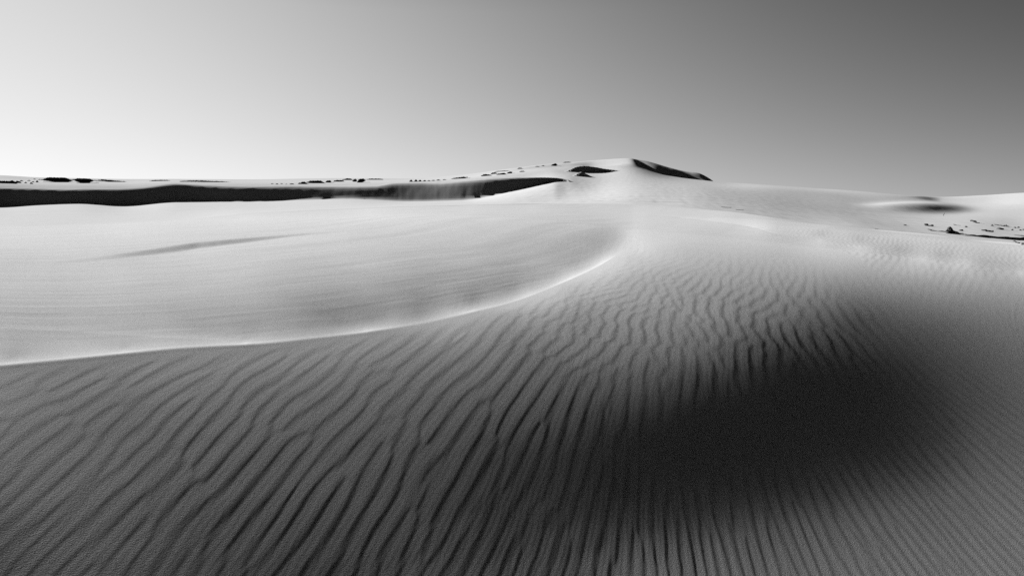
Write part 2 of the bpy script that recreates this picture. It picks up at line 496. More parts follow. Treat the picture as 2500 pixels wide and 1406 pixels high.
def slip_face(lip, foot_r, slope, round_=0.12, back=0.01, keep=None):
    """A dune brow along a picture line: a slip face below it (at `slope`) down to the ground in front, gentle sand behind it.
    lip: (u, v) points; foot_r: range of the foot, or None with lip points (u, v, r)."""
    global H
    p = np.array(lip, float)
    la, lt = ray(p[:, 0], p[:, 1])
    te = pchip(la, lt, az); sl = np.interp(az, la, slope) if np.ndim(slope) else np.full(len(az), slope)
    r = np.exp(S)
    for i in np.nonzero((az >= la[0]) & (az <= la[-1]))[0]:
        if foot_r is None:
            rc = float(pchip(la, p[:, 2], az[i:i + 1])[0])
        else:
            rf = FOOT[i] + foot_r
            hf = float(np.interp(rf, r[i], H[i]))
            rc = (rf * sl[i] - hf) / (sl[i] - te[i])
        hl = te[i] * rc
        face = hl - (rc - r[i]) * sl[i]
        top = hl + (rc - r[i]) * back
        d = np.clip(0.5 + 0.5 * (top - face) / round_, 0, 1)
        m = top * (1 - d) + face * d - round_ * d * (1 - d)
        H[i] = np.maximum(H[i], np.where(r[i] > rc * 0.5, m, -99))


# the long slip face on the left
BROW_L = [(-400, 455), (0, 458), (60, 459), (150, 462), (210, 461), (280, 461), (340, 458), (430, 448.5), (500, 452), (600, 455), (700, 454), (780, 455), (850, 455), (910, 454),
          (960, 447), (1010, 446), (1060, 447), (1130, 442), (1200, 436), (1260, 433.5), (1320, 432.8), (1350, 433.5), (1372, 436), (1390, 439.5)]
slip_face(BROW_L, 0.5, [0.62] * 9 + [0.58, 0.54, 0.52, 0.49, 0.475, 0.465, 0.465, 0.478, 0.52, 0.56, 0.6, 0.6, 0.6, 0.6, 0.6], 0.35)
fl = np.random.default_rng(5)
fx = np.degrees(az)
flute = sum(fl.uniform(0.3, 1.0) * np.sin(fx * f + fl.uniform(0, 6.28) + 1.5 * np.sin(fx * f * 0.23)) / f for f in (5.3, 9.0, 14.0, 19.0, 27.0, 41.0)) * 0.013
flute *= sstep(fx, -14, -9) * sstep(fx, -1.0, -4.0) * 0.8 + 0.2
H = H + flute[:, None] * sstep(S, (np.log(FOOT) - 0.01)[:, None], (np.log(FOOT) + 0.02)[:, None]) * sstep(S, (np.log(FOOT) + 0.12)[:, None], (np.log(FOOT) + 0.05)[:, None]) * (np.abs(az) < R(44))[:, None] * sstep(az, R(8), R(3))[:, None]
# the slip face of the far peak
slip_face([(1543, 388.2, 291), (1552, 388.4, 291), (1565, 389, 291), (1580, 392, 291), (1600, 397.5, 291), (1650, 411.5, 291), (1680, 417, 291), (1700, 418, 291), (1725, 428.5, 290), (1750, 446, 288)], None, [0.16, 0.16, 0.15, 0.13, 0.12, 0.14, 0.26, 0.36, 0.3, 0.2], 0.25, 0.03)
wb = sstep(az, float(ray(1505, 400)[0]), float(ray(1535, 400)[0])) * sstep(az, float(ray(1790, 440)[0]), float(ray(1760, 440)[0]))
wb = wb[:, None] * sstep(S, math.log(205), math.log(225)) * sstep(S, math.log(400), math.log(340))
H = np.where(wb > 0, (H / np.exp(S) * (1 - wb) + blur2(H / np.exp(S), 4, 2) * wb) * np.exp(S), H)
# two little slip faces below it
slip_face([(1372, 421, 172), (1392, 413, 178), (1404, 408, 181), (1413, 406, 183), (1425, 405, 185), (1450, 407.5, 188), (1475, 412, 192), (1500, 415, 197), (1540, 420.5, 205)], None, 0.6, 0.3, 0.0)
slip_face([(1390, 433, 137), (1402, 427, 139), (1411, 422, 141), (1420, 420, 142), (1432, 425, 144), (1450, 434, 148)], None, 0.6, 0.1, 0.0)
# shaded flank on the right, below the far shoulder: it falls to the right, away from the sun
slip_face([(2080, 506, 118), (2130, 501, 126), (2190, 496.5, 137), (2250, 495.5, 152), (2300, 499, 170), (2340, 504, 188), (2376, 516, 206)], None, 0.085, 0.4, 0.0)
wb = sstep(az, float(ray(2030, 500)[0]), float(ray(2090, 500)[0])) * sstep(az, float(ray(2460, 500)[0]), float(ray(2400, 500)[0]))
wb = wb[:, None] * sstep(S, math.log(98), math.log(112)) * sstep(S, math.log(270), math.log(235))
H = np.where(wb > 0, (H / np.exp(S) * (1 - wb) + blur2(H / np.exp(S), 8, 6) * wb) * np.exp(S), H)
# low step across the pale hollow
scarp([(120, 640), (280, 621), (400, 603), (480, 591), (560, 584), (700, 573), (850, 562)], [0, 0.012, 0.035, 0.045, 0.04, 0.02, 0], 6, 26, 0.16, 2.5, 0.35)
XG = np.sin(az)[:, None] * np.exp(S); YG = np.cos(az)[:, None] * np.exp(S)
UG, VG = unray(np.repeat(az[:, None], S.shape[1], 1), np.exp(S), H)
FRONT = (np.abs(az) < R(60))[:, None] & (YG > 0.3)

# ------------------------------------------------------------------ wind ripples
RIP_PX = """60 1100 40 60 1380 48 300 1100 45 600 1300 50 700 900 36 300 900 34 1000 1380 45 1000 1000 46 1000 850 32 1300 1380 34 1300 900 40 1600 1380 32 1700 800 40 1500 720 22
1900 1380 24 1900 750 36 2300 1350 21 2450 1200 19 2000 700 25 2300 700 9 1700 640 18 1550 640 15 2480 780 9 1000 1700 50 2400 1800 24 -200 1300 44"""
# lean of the ripple lines in the picture, degrees from upright (top towards the right is positive)
RIP_DIR = """89 1216 45 280 1030 47 210 1340 42 340 1200 41 490 1040 47 798 1310 34 900 1150 33 1500 1350 2 1720 1370 -9 2160 1350 -36 2420 1230 -49 1985 710 -30
1465 800 27 1505 750 50 1230 890 42 75 920 68 300 880 70 900 845 58 1700 800 8 1850 850 -2 1600 680 45 1700 620 58 2300 720 -55 2480 760 -60 2480 1400 -42 1250 1150 24 1250 1390 22 1400 1390 11 1050 1390 29 1420 1220 13 1000 1700 20 -200 1300 48"""
RIP_AMP = """30 920 75 30 1380 95 300 900 95 300 1380 85 700 850 75 500 1050 85 700 1000 75 700 1180 55 700 1380 52 1100 800 75 1100 950 65 1000 1080 48 1100 1200 34 1000 1390 50 1250 1390 55 1300 760 85 1300 950 60
1250 1080 32 1300 1150 20 1400 1390 65 1500 1100 4 1500 1300 35 1450 680 60 1550 800 95 1600 950 20 1700 610 15 1850 605 10 1700 650 70 1700 720 115 1750 800 95 1900 660 55 1900 710 85 1950 760 75 2040 640 5 1700 1000 0 1900 900 5 2000 1100 0
1700 1200 5 1700 1390 85 2000 1250 40 2000 1390 85 2200 1200 40 2300 1390 80 2450 1200 60 2250 1000 5 2200 800 5 2200 700 40 2400 900 20 2400 720 50 1550 600 20 1650 560 20 1850 570 30 2200 640 20"""


class Field(Tone):
    def __call__(self, u, v):
        q = np.stack([u, v * 1.8], -1).reshape(-1, 2)
        d = np.linalg.norm(q[:, None] - self.p[None], axis=2)
        return (d @ self.w[:-1] + self.w[-1]).reshape(np.shape(u))


def lattice(f_u, f_v, fld, u, v):
    """Evaluate a slow field on a coarse picture lattice and read it off bilinearly."""
    gu = np.linspace(-500, 3000, 71); gv = np.linspace(380, 1900, 61)
    G = fld(*np.meshgrid(gu, gv, indexing='ij'))
    x = np.clip((u - gu[0]) / (gu[1] - gu[0]), 0, 69.999); y = np.clip((v - gv[0]) / (gv[1] - gv[0]), 0, 59.999)
    i, j = x.astype(int), y.astype(int); fx, fy = x - i, y - j
    return (G[i, j] * (1 - fx) * (1 - fy) + G[i + 1, j] * fx * (1 - fy) + G[i, j + 1] * (1 - fx) * fy + G[i + 1, j + 1] * fx * fy)


def px_jacobian():
    """d(x, y) / d(u, v) of the ground on a thinned grid."""
    k = 3
    f = [A[::k, ::k] for A in (XG, YG, UG, VG)]
    di = [np.gradient(A, axis=0) for A in f]; dj = [np.gradient(A, axis=1) for A in f]
    det = di[2] * dj[3] - dj[2] * di[3]
    det = np.where(np.abs(det) < 1e-9, 1e-9, det)
    xu = (di[0] * dj[3] - dj[0] * di[3]) / det; xv = (dj[0] * di[2] - di[0] * dj[2]) / det
    yu = (di[1] * dj[3] - dj[1] * di[3]) / det; yv = (dj[1] * di[2] - di[1] * dj[2]) / det
    return k, xu, xv, yu, yv


def ripple_zone(px, lean, amp, x0, y0, x1, y1, cell, n, lam_lo, lam_hi, slope, seed, v_lo, v_hi):
    """Height of a train of wind ripples whose spacing and heading come from the photograph (phasor noise on the ground)."""
    rng = np.random.default_rng(seed)
    nx, ny = int((x1 - x0) / cell), int((y1 - y0) / cell)
    Z = np.zeros((nx, ny), np.complex64)
    k, xu, xv, yu, yv = JAC
    u, v = UG[::k, ::k], VG[::k, ::k]
    a = np.radians(lattice(0, 0, lean, u, v))
    du, dv = np.sin(a), -np.cos(a)
    gx, gy = xu * du + xv * dv, yu * du + yv * dv              # along the ripple, on the ground
    th = np.arctan2(gx, gy); th = np.where(th > math.pi / 2, th - math.pi, np.where(th < -math.pi / 2, th + math.pi, th))
    nu, nv = np.cos(a), np.sin(a)                              # across it, in the picture
    wx, wy = xu * nu + xv * nv, yu * nu + yv * nv
    lam = np.abs(wx * np.cos(th) - wy * np.sin(th)) * lattice(0, 0, px, u, v)
    lam = np.clip(lam, lam_lo, lam_hi)
    pxs = rng.uniform(x0, x1, n); pys = rng.uniform(y0, y1, n)
    aa = np.arctan2(pxs, pys); rr = np.hypot(pxs, pys)
    ia = np.clip(np.searchsorted(az[::k], aa), 0, len(az[::k]) - 1)
    Sk = S[::k, ::k]
    ja = np.array([min(np.searchsorted(Sk[i], math.log(q)), Sk.shape[1] - 1) for i, q in zip(ia, rr)])
    L, T = lam[ia, ja], th[ia, ja]
    ok = (np.abs(aa) < R(46.5)) & (rr > 1.2) & (v[ia, ja] < v_hi) & (v[ia, ja] > v_lo)
    keep = ok & (rng.random(n) < np.clip((1.3 * lam_lo / L) ** 2, 0.03, 1.0))
    for q in np.nonzero(keep)[0]:
        broken = v[ia[q], ja[q]] < 880 and u[ia[q], ja[q]] > 1250          # short wavy crests on the shoulder
        l = L[q]; t = T[q] + rng.normal(0, 0.2 if broken else 0.04)
        sa, sb = (1.5 * l, 2.6 * l) if broken else (2.2 * l, 5.8 * l)
        ex = 2.2 * math.hypot(sb * math.sin(t), sa * math.cos(t)); ey = 2.2 * math.hypot(sb * math.cos(t), sa * math.sin(t))
        i0, i1 = max(0, int((pxs[q] - ex - x0) / cell)), min(nx, int((pxs[q] + ex - x0) / cell))
        j0, j1 = max(0, int((pys[q] - ey - y0) / cell)), min(ny, int((pys[q] + ey - y0) / cell))
        if i1 <= i0 or j1 <= j0:
            continue
        X = (x0 + np.arange(i0, i1) * cell - pxs[q])[:, None]; Y = (y0 + np.arange(j0, j1) * cell - pys[q])[None, :]
        A = X * math.cos(t) - Y * math.sin(t); B = X * math.sin(t) + Y * math.cos(t)
        Z[i0:i1, j0:j1] += (np.exp(-0.5 * ((A / sa) ** 2 + (B / sb) ** 2)) * np.exp(1j * (2 * math.pi * A / l + rng.uniform(0, 6.283)))).astype(np.complex64)
    print("ripple seeds", int(keep.sum()))
    fx = np.clip((XG - x0) / cell, 0, nx - 1.01); fy = np.clip((YG - y0) / cell, 0, ny - 1.01)
    i, j = fx.astype(int), fy.astype(int); fx, fy = fx - i, fy - j
    z = Z[i, j] * ((1 - fx) * (1 - fy)) + Z[i + 1, j] * (fx * (1 - fy)) + Z[i, j + 1] * ((1 - fx) * fy) + Z[i + 1, j + 1] * (fx * fy)
    mag = np.abs(z); med = np.median(mag[mag > 0.05])
    mag = mag / (mag + 0.28 * med) * 1.25
    ph = np.angle(z)
    prof = np.sin(ph) - 0.23 * np.sin(2 * ph) + 0.035 * np.sin(3 * ph)
    up = np.clip(np.arange(S.shape[0]) / k, 0, lam.shape[0] - 1).astype(int); vp = np.clip(np.arange(S.shape[1]) / k, 0, lam.shape[1] - 1).astype(int)
    lamg = lam[up][:, vp]
    lim = 1.1 * np.maximum(lattice(0, 0, TA_SLOW, UG, VG), 0.003) / 1.25       # ripples stay within the light that grazes the slope
    ampg = np.clip(lattice(0, 0, amp, UG, VG) / 100.0, 0, 1.4)
    inside = FRONT & (XG > x0 + 0.1) & (XG < x1 - 0.1) & (YG > y0 + 0.1) & (YG < y1 - 0.1)
    edge = sstep(np.abs(az), R(46), R(43.5))[:, None]
    return np.where(inside, prof * mag * np.minimum(ampg * slope, lim) * lamg / (2 * math.pi) * edge, 0.0)


JAC = px_jacobian()
TA_SLOW = Tone(tones(TONE_A, TONE_AB))
jj = np.arange(S.shape[1])[None, :]
dcrest = VG - np.interp(UG, [p[0] for p in CREST], [p[1] for p in CREST]) + 120.0 * sstep(UG, 1500, 1600)
frontA = np.where(jj < JC, 1.0, sstep(UG, 1500, 1600))
rip = ripple_zone(Field(tones(RIP_PX)), Field(tones(RIP_DIR)), Field(tones(RIP_AMP)), -8.0, 0.6, 9.5, 14.0, 0.015, 30000, 0.05, 0.24, 0.029, 7, 560, 1750)
rip *= sstep(dcrest, 2, 40) * frontA * sstep(VG, 560, 640)
fine = ripple_zone(Field(tones("100 1100 13 600 1300 15 1200 1000 14 1600 1390 13 1700 800 13 2400 1350 9 2400 800 8")), Field(tones(RIP_DIR.replace("RIP", ""))), Field(tones(RIP_AMP)), -4.5, 0.9, 6.0, 11.0, 0.011, 40000, 0.03, 0.09, 0.014, 11, 620, 1600)
fine *= sstep(dcrest, 2, 40) * frontA * sstep(VG, 600, 700)
BAND_AMP = """1900 545 60 2000 570 110 2100 590 130 2200 600 120 2300 620 130 2300 590 70 2480 640 110 2480 605 60 1800 525 20 1800 560 0 2000 595 0 2250 635 0 2480 672 0 2100 555 0 2400 585 0 1500 560 0 2400 720 20"""
rip2 = ripple_zone(Field(tones("1900 550 8 2500 650 11 2300 600 9")), Field(tones("1900 550 35 2500 640 25 2200 600 30")), Field(tones(BAND_AMP)), 5.0, 7.0, 22.0, 36.0, 0.03, 30000, 0.11, 0.22, 0.05, 9, 515, 690)
rip2 *= sstep(UG, 1750, 1900) * (jj < JM)
H = H + rip + rip2 + fine


class Noise2:
    """Smooth lattice noise in metres, about -1 .. 1."""
    def __init__(self, seed):
        self.t = np.random.default_rng(seed).uniform(-1, 1, (512, 512))

    def __call__(self, x, y):
        i, j = np.floor(x).astype(int), np.floor(y).astype(int)
        fx, fy = x - i, y - j
        fx = fx ** 3 * (fx * (fx * 6 - 15) + 10); fy = fy ** 3 * (fy * (fy * 6 - 15) + 10)
        t = self.t; i &= 511; j &= 511; i2, j2 = (i + 1) & 511, (j + 1) & 511
        return t[i, j] * (1 - fx) * (1 - fy) + t[i2, j] * fx * (1 - fy) + t[i, j2] * (1 - fx) * fy + t[i2, j2] * fx * fy


def streaks(seed, heading, length, width, slope):
    a = R(heading)
    A = XG * math.sin(a) + YG * math.cos(a); B = XG * math.cos(a) - YG * math.sin(a)
    return Noise2(seed)(A / length, B / width) * width * slope


RG = np.exp(S)
hollow = (jj >= JC) * FRONT * sstep(JC - jj + 0.0 * UG, 0, -30) * sstep(RG, 45, 36) * (1 - 0.65 * sstep(UG, 1350, 1560))
H = H + hollow * (streaks(21, 30, 1.6, 0.2, 0.005) + streaks(22, 24, 3.5, 0.5, 0.006) * sstep(RG, 6, 12) + streaks(23, 36, 0.6, 0.06, 0.010) * sstep(RG, 16, 8))
# a thin wind-trimmed bevel behind the near crest
dx = np.maximum(S - S[:, JC:JC + 1], 0) / 0.07
H = H - FRONT * 0.0011 * np.exp(S[:, JC:JC + 1]) * (1 + 0.3 * Noise2(77)(np.degrees(az) * 0.45, az * 0))[:, None] * dx * np.exp(1 - dx) * sstep(az, R(10.2), R(7.5))[:, None]
# an older, fainter rim that joins the crest from the left
rim_r, rim_az = on_surface([(-60, 801), (0, 803), (200, 812), (400, 825), (550, 831), (680, 831)], 4.0, 9.0)
dr = np.maximum(S - np.log(np.where(np.isfinite(rim_r), rim_r, 99.0))[:, None], 0) / 0.05
H = H - 0.0007 * np.where(np.isfinite(rim_r), rim_r, 0.0)[:, None] * dr * np.exp(1 - dr) * sstep(az, rim_az[0], rim_az[0] + 0.03)[:, None] * sstep(az, rim_az[-1], rim_az[-1] - 0.12)[:, None]
front = FRONT * (RG < 20) * frontA
calm = np.clip(lattice(0, 0, Field(tones(RIP_AMP)), UG, VG) / 60.0, 0.12, 1.0)
H = H + front * calm * (streaks(31, 10, 0.9, 0.33, 0.0015) + streaks(32, 20, 0.25, 0.12, 0.0015) * sstep(RG, 12, 6))
farm = FRONT * (RG > 40)
H = H + farm * (streaks(41, 68, 16.0, 1.1, 0.014) + streaks(42, 10, 2.6, 0.5, 0.012)) * sstep(RG, 40, 60) * sstep(RG, 600, 300)


def grid_mesh(name, az, S, H, mat):
    na, ns = H.shape
    r = np.exp(S)
    X = np.sin(az)[:, None] * r; Y = np.cos(az)[:, None] * r
    co = np.stack([X, Y, H + EYE], -1).reshape(-1, 3).astype(np.float32)
    co = np.concatenate([co, [[0, 0, float(H[:, 0].mean()) + EYE]]]).astype(np.float32)
    i = np.arange(na)[:, None] * ns; j = np.arange(ns - 1)[None, :]
    i2 = np.roll(np.arange(na), -1)[:, None] * ns
    q = np.stack([i2 + j, i2 + j + 1, i + j + 1, i + j], -1).reshape(-1, 4)
    me = bpy.data.meshes.new(name)
    me.vertices.add(len(co)); me.vertices.foreach_set("co", co.ravel())
    tri = np.stack([np.full(na, len(co) - 1), i2[:, 0], i[:, 0]], -1)
    me.loops.add(q.size + tri.size)
    me.loops.foreach_set("vertex_index", np.concatenate([q.ravel(), tri.ravel()]).astype(np.int32))
    nf = len(q) + len(tri)
    me.polygons.add(nf)
    st = np.concatenate([np.arange(len(q)) * 4, q.size + np.arange(len(tri)) * 3]).astype(np.int32)
    me.polygons.foreach_set("loop_start", st)
    me.polygons.foreach_set("use_smooth", np.ones(nf, bool))
    me.materials.append(mat)
    me.update(calc_edges=True)
    o = bpy.data.objects.new(name, me)
    col.objects.link(o)
    return o


def sand_material():
    m = bpy.data.materials.new("sand")
    m.use_nodes = True
    t = m.node_tree; N = t.nodes.new; L = t.links.new
    b = t.nodes["Principled BSDF"]
    b.inputs["Roughness"].default_value = 1.0
    b.inputs["Specular IOR Level"].default_value = 0.0
    co = N("ShaderNodeTexCoord")
    # grains: slightly different greys, and a fine uneven surface
    g = N("ShaderNodeTexNoise"); g.inputs["Scale"].default_value = 260.0; g.inputs["Detail"].default_value = 2.0
    L(co.outputs["Object"], g.inputs["Vector"])
    p = N("ShaderNodeTexNoise"); p.inputs["Scale"].default_value = 1.7; p.inputs["Detail"].default_value = 4.0
    L(co.outputs["Object"], p.inputs["Vector"])
    mx = N("ShaderNodeMath"); mx.operation = 'MULTIPLY_ADD'; mx.inputs[1].default_value = 0.30; mx.inputs[2].default_value = 0.85
    L(g.outputs["Fac"], mx.inputs[0])
    m2 = N("ShaderNodeMath"); m2.operation = 'MULTIPLY_ADD'; m2.inputs[1].default_value = 0.08; m2.inputs[2].default_value = 0.96
    L(p.outputs["Fac"], m2.inputs[0])
    m3 = N("ShaderNodeMath"); m3.operation = 'MULTIPLY'; L(mx.outputs[0], m3.inputs[0]); L(m2.outputs[0], m3.inputs[1])
    m4 = N("ShaderNodeMath"); m4.operation = 'MULTIPLY'; L(m3.outputs[0], m4.inputs[0]); m4.inputs[1].default_value = SAND
    cc = N("ShaderNodeCombineColor")
    for k in range(3):
        L(m4.outputs[0], cc.inputs[k])
    L(cc.outputs[0], b.inputs["Base Color"])
    n2 = N("ShaderNodeTexNoise"); n2.inputs["Scale"].default_value = 170.0; n2.inputs["Detail"].default_value = 3.0; n2.inputs["Roughness"].default_value = 0.6
    L(co.outputs["Object"], n2.inputs["Vector"])
    bp = N("ShaderNodeBump"); bp.inputs["Strength"].default_value = 1.0; bp.inputs["Distance"].default_value = GRAIN
    L(n2.outputs["Fac"], bp.inputs["Height"])
    L(bp.outputs[0], b.inputs["Normal"])
    return m


GRAIN = 0.0012
ground = grid_mesh("ground", az, S, H, sand_material())
ground["kind"] = "structure"


# ------------------------------------------------------------------ dark things on the sand
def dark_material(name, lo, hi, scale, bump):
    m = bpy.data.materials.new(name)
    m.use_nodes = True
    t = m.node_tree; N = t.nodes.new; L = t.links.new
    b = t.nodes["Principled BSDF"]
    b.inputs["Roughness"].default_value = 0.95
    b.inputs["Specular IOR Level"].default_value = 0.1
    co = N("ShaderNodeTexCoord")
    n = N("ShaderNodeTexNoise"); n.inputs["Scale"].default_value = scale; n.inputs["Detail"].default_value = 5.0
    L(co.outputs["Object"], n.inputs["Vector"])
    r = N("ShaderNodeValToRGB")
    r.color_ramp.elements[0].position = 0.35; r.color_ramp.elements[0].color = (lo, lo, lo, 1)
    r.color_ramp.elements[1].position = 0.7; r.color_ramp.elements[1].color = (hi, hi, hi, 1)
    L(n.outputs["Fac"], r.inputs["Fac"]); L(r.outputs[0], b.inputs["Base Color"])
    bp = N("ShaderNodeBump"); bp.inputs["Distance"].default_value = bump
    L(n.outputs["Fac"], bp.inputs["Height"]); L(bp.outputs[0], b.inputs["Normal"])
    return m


WOOD = dark_material("weathered_wood", 0.010, 0.035, 30.0, 0.01)
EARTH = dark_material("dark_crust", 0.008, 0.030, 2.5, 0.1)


def hit(u, v, rmin=1.0):
    """First point of the ground on the sight line of picture point (u, v)."""
    a, te = ray(u, v); a = float(a); te = float(te)
    i = int(np.clip(np.searchsorted(az, a), 1, len(az) - 1))
    t = (a - az[i - 1]) / (az[i] - az[i - 1])
    Sa = S[i - 1] * (1 - t) + S[i] * t; Ha = H[i - 1] * (1 - t) + H[i] * t
    q = Ha / np.exp(Sa)
    j = np.nonzero((q >= te) & (np.exp(Sa) > rmin))[0]
    j = j[0] if len(j) else int(np.argmax(np.where(np.exp(Sa) > rmin, q, -9)))
    r = math.exp(Sa[j])
    return a, r, float(Ha[j])


def at(u, v, r):
    a, te = ray(u, v)
    return Vector((r * math.sin(a), r * math.cos(a), r * float(te) + EYE))


def ground_z(x, y):
    a = math.atan2(x, y); r = math.hypot(x, y)
    i = int(np.clip(np.searchsorted(az, a), 1, len(az) - 1)); t = (a - az[i - 1]) / (az[i] - az[i - 1])
    return float(np.interp(math.log(r), S[i - 1] * (1 - t) + S[i] * t, H[i - 1] * (1 - t) + H[i] * t)) + EYE


def link(name, bm, mat, origin, parent=None):
    me = bpy.data.meshes.new(name)
    bmesh.ops.recalc_face_normals(bm, faces=bm.faces)
    for f in bm.faces:
        f.smooth = True
    if parent is None:
        bmesh.ops.translate(bm, verts=bm.verts, vec=-origin)
    bm.to_mesh(me); bm.free()
    me.materials.append(mat)
    o = bpy.data.objects.new(name, me)
    col.objects.link(o)
    if parent is None:
        o.location = origin
    else:
        o.parent = parent
    return o


def tag(o, label, cat, group=None):
    o["label"] = label; o["category"] = cat
    if group:
        o["group"] = group
    return o


def tube(bm, pts, radii, rng, n=7, rough=0.25):
    """Gnarled tapering limb through world points."""
    P = []
    Rr = []
    for k in range(len(pts) - 1):                       # subdivide
        for t in (0.0, 0.33, 0.66):
            P.append(pts[k].lerp(pts[k + 1], t)); Rr.append(radii[k] * (1 - t) + radii[k + 1] * t)
    P.append(pts[-1]); Rr.append(radii[-1])
    rings = []
    for k, p in enumerate(P):
        d = (P[min(k + 1, len(P) - 1)] - P[max(k - 1, 0)]).normalized()
        a = d.cross(Vector((0, 0, 1)));
        a = a.normalized() if a.length > 1e-3 else Vector((1, 0, 0))
        b = d.cross(a)
        j = Vector((rng.uniform(-1, 1), rng.uniform(-1, 1), rng.uniform(-1, 1))) * Rr[k] * rough * (0 if k in (0, len(P) - 1) else 1)
        rings.append([bm.verts.new(p + j + (a * math.cos(q) + b * math.sin(q)) * Rr[k] * rng.uniform(1 - rough, 1 + rough))
                      for q in [2 * math.pi * i / n for i in range(n)]])
    for k in range(len(rings) - 1):
        for i in range(n):
            bm.faces.new((rings[k][i], rings[k][(i + 1) % n], rings[k + 1][(i + 1) % n], rings[k + 1][i]))
    bm.faces.new(rings[0][::-1]); bm.faces.new(rings[-1])


def limb_points(pic, r0, rng, spread, lie):
    out = []
    for (u, v) in pic:
        if lie:
            a, r, h = hit(u, v, 15)
            out.append(Vector((r * math.sin(a), r * math.cos(a), h + EYE)))
        else:
            out.append(at(u, v, r0 + rng.uniform(-spread, spread)))
    return out


def driftwood(name, label, cat, base, limbs, seed, group=None, rmin=15, spread=0.25, parts=None):
    """limbs: (points in the picture, thickness in picture pixels at each end, lies on the ground?). The first is the body of the piece."""
    rng = random.Random(seed)
    a, r0, h = hit(*base, rmin)
    origin = Vector((r0 * math.sin(a), r0 * math.cos(a), h + EYE))
    root = None
    bm = bmesh.new()
    for k, (pic, t0, t1, lie) in enumerate(limbs):
        P = limb_points(pic, r0, rng, spread, lie)
        n = len(P)
        rad = []
        for q in range(n):
            t = q / max(n - 1, 1)
            rad.append(max(0.5 * (t0 * (1 - t) + t1 * t), 0.25) * (P[q].xy.length) / FPX)
        if lie:
            P = [p + Vector((0, 0, 0.35 * rr)) for p, rr in zip(P, rad)]
        if parts and parts[k] and root is None:
            root = tag(link(name, bm, WOOD, origin), label, cat, group); bm = None
        if root is not None:
            b2 = bmesh.new(); tube(b2, [p - origin for p in P], rad, rng)
            link(parts[k], b2, WOOD, origin, root)
        else:
            tube(bm, P, rad, rng)
    if root is None:
        root = tag(link(name, bm, WOOD, origin), label, cat, group)
    return root


def clod(name, label, cat, u0, u1, v0, v1, seed, group=None, rmin=15, mat=None):
    """A low rounded lump half sunk in the sand, filling u0-u1, v0-v1 of the picture at its own distance."""
    rng = random.Random(seed)
    a, r, h = hit(0.5 * (u0 + u1), v1, rmin)
    w = (u1 - u0) * r / FPX; hh = (v1 - v0) * r / FPX
    o = Vector((r * math.sin(a), r * math.cos(a), h + EYE))
    bm = bmesh.new()
    bmesh.ops.create_icosphere(bm, subdivisions=3, radius=1.0)
    ph = [rng.uniform(0, 6.28) for _ in range(6)]
    for v in bm.verts:
        c = v.co
        k = 1 + 0.16 * math.sin(3.1 * c.x + ph[0]) * math.sin(2.7 * c.y + ph[1]) + 0.12 * math.sin(6 * c.z + ph[2] + 4 * c.x) + rng.uniform(-0.05, 0.05)
        v.co = Vector((c.x * k * w * 0.5, c.y * k * w * 0.4, c.z * k * hh * 0.75 + hh * 0.22))
    bmesh.ops.rotate(bm, verts=bm.verts, cent=(0, 0, 0), matrix=__import__('mathutils').Matrix.Rotation(-a + rng.uniform(-0.3, 0.3), 3, 'Z'))
    bmesh.ops.translate(bm, verts=bm.verts, vec=o)
    return tag(link(name, bm, mat or WOOD, o), label, cat, group)


# dead wood strewn over the flat on the right
driftwood("tree_stump", "upright dark stump with a flared foot, tallest thing on the right-hand flat", "stump", (2320, 571),
          [([(2316, 573), (2317, 565), (2318, 558.5), (2319, 557.5)], 12, 6, False), ([(2319, 561), (2326, 565.5), (2335, 569.5), (2345, 573)], 9, 4, False),
           ([(2316, 566), (2311, 563), (2308.5, 563.5)], 5, 2, False), ([(2314, 571), (2308, 572)], 6, 3, False)], 1, parts=[None, "root", "root", "root"])
driftwood("fallen_branch", "thin bare branch pointing left from the foot of the stump, forked at its tip", "branch", (2295, 566),
          [([(2311, 567), (2300, 566), (2288, 565.5), (2280, 563.5), (2274, 561.5)], 3.4, 1.6, False), ([(2284, 564.5), (2277, 563.5), (2271, 563)], 2, 1, False),
           ([(2275, 561.8), (2269, 560.5), (2265, 559.8)], 1.6, 1, False)], 2, parts=[None, "twig", "twig"])
driftwood("driftwood_log", "long dark fallen trunk half buried in sand, running to the right edge", "driftwood log", (2420, 582),
          [([(2362, 575.5), (2385, 578), (2410, 580), (2435, 582.5), (2460, 584.5), (2480, 585.5), (2510, 586)], 4.0, 8.0, True)], 3)
driftwood("fallen_branch", "thin dark root joining the stump to the long half-buried trunk", "root", (2350, 573.5),
          [([(2338, 571.5), (2350, 573), (2362, 574.5), (2376, 576.5)], 4.5, 2.5, True), ([(2348, 574), (2358, 575.5), (2366, 576)], 2, 1.2, True)], 4, parts=[None, "twig"])
driftwood("driftwood_piece", "knobbly curved dead wood with a round lump at its left end, behind the stump", "driftwood", (2268, 552),
          [([(2257, 548), (2260, 547.5), (2263, 548.5), (2268, 551), (2273, 551.5), (2279, 551.5)], 3.0, 2.2, False), ([(2262, 549.5), (2262.5, 547)], 6.5, 5.0, False),
           ([(2271, 551), (2275, 548.8), (2279, 549.5)], 1.8, 1, False)], 5, parts=[None, "knot", "twig"])
driftwood("driftwood_piece", "forked dead branch with a raised hooked tip, farthest back on the flat", "driftwood", (2382, 545),
          [([(2369, 539.5), (2372, 538), (2375, 539.5), (2379, 541.5), (2384, 544), (2391, 545.5)], 2.6, 2.8, False), ([(2377, 541), (2381, 539), (2384, 541)], 3, 1.2, False)], 6, parts=[None, "twig"])
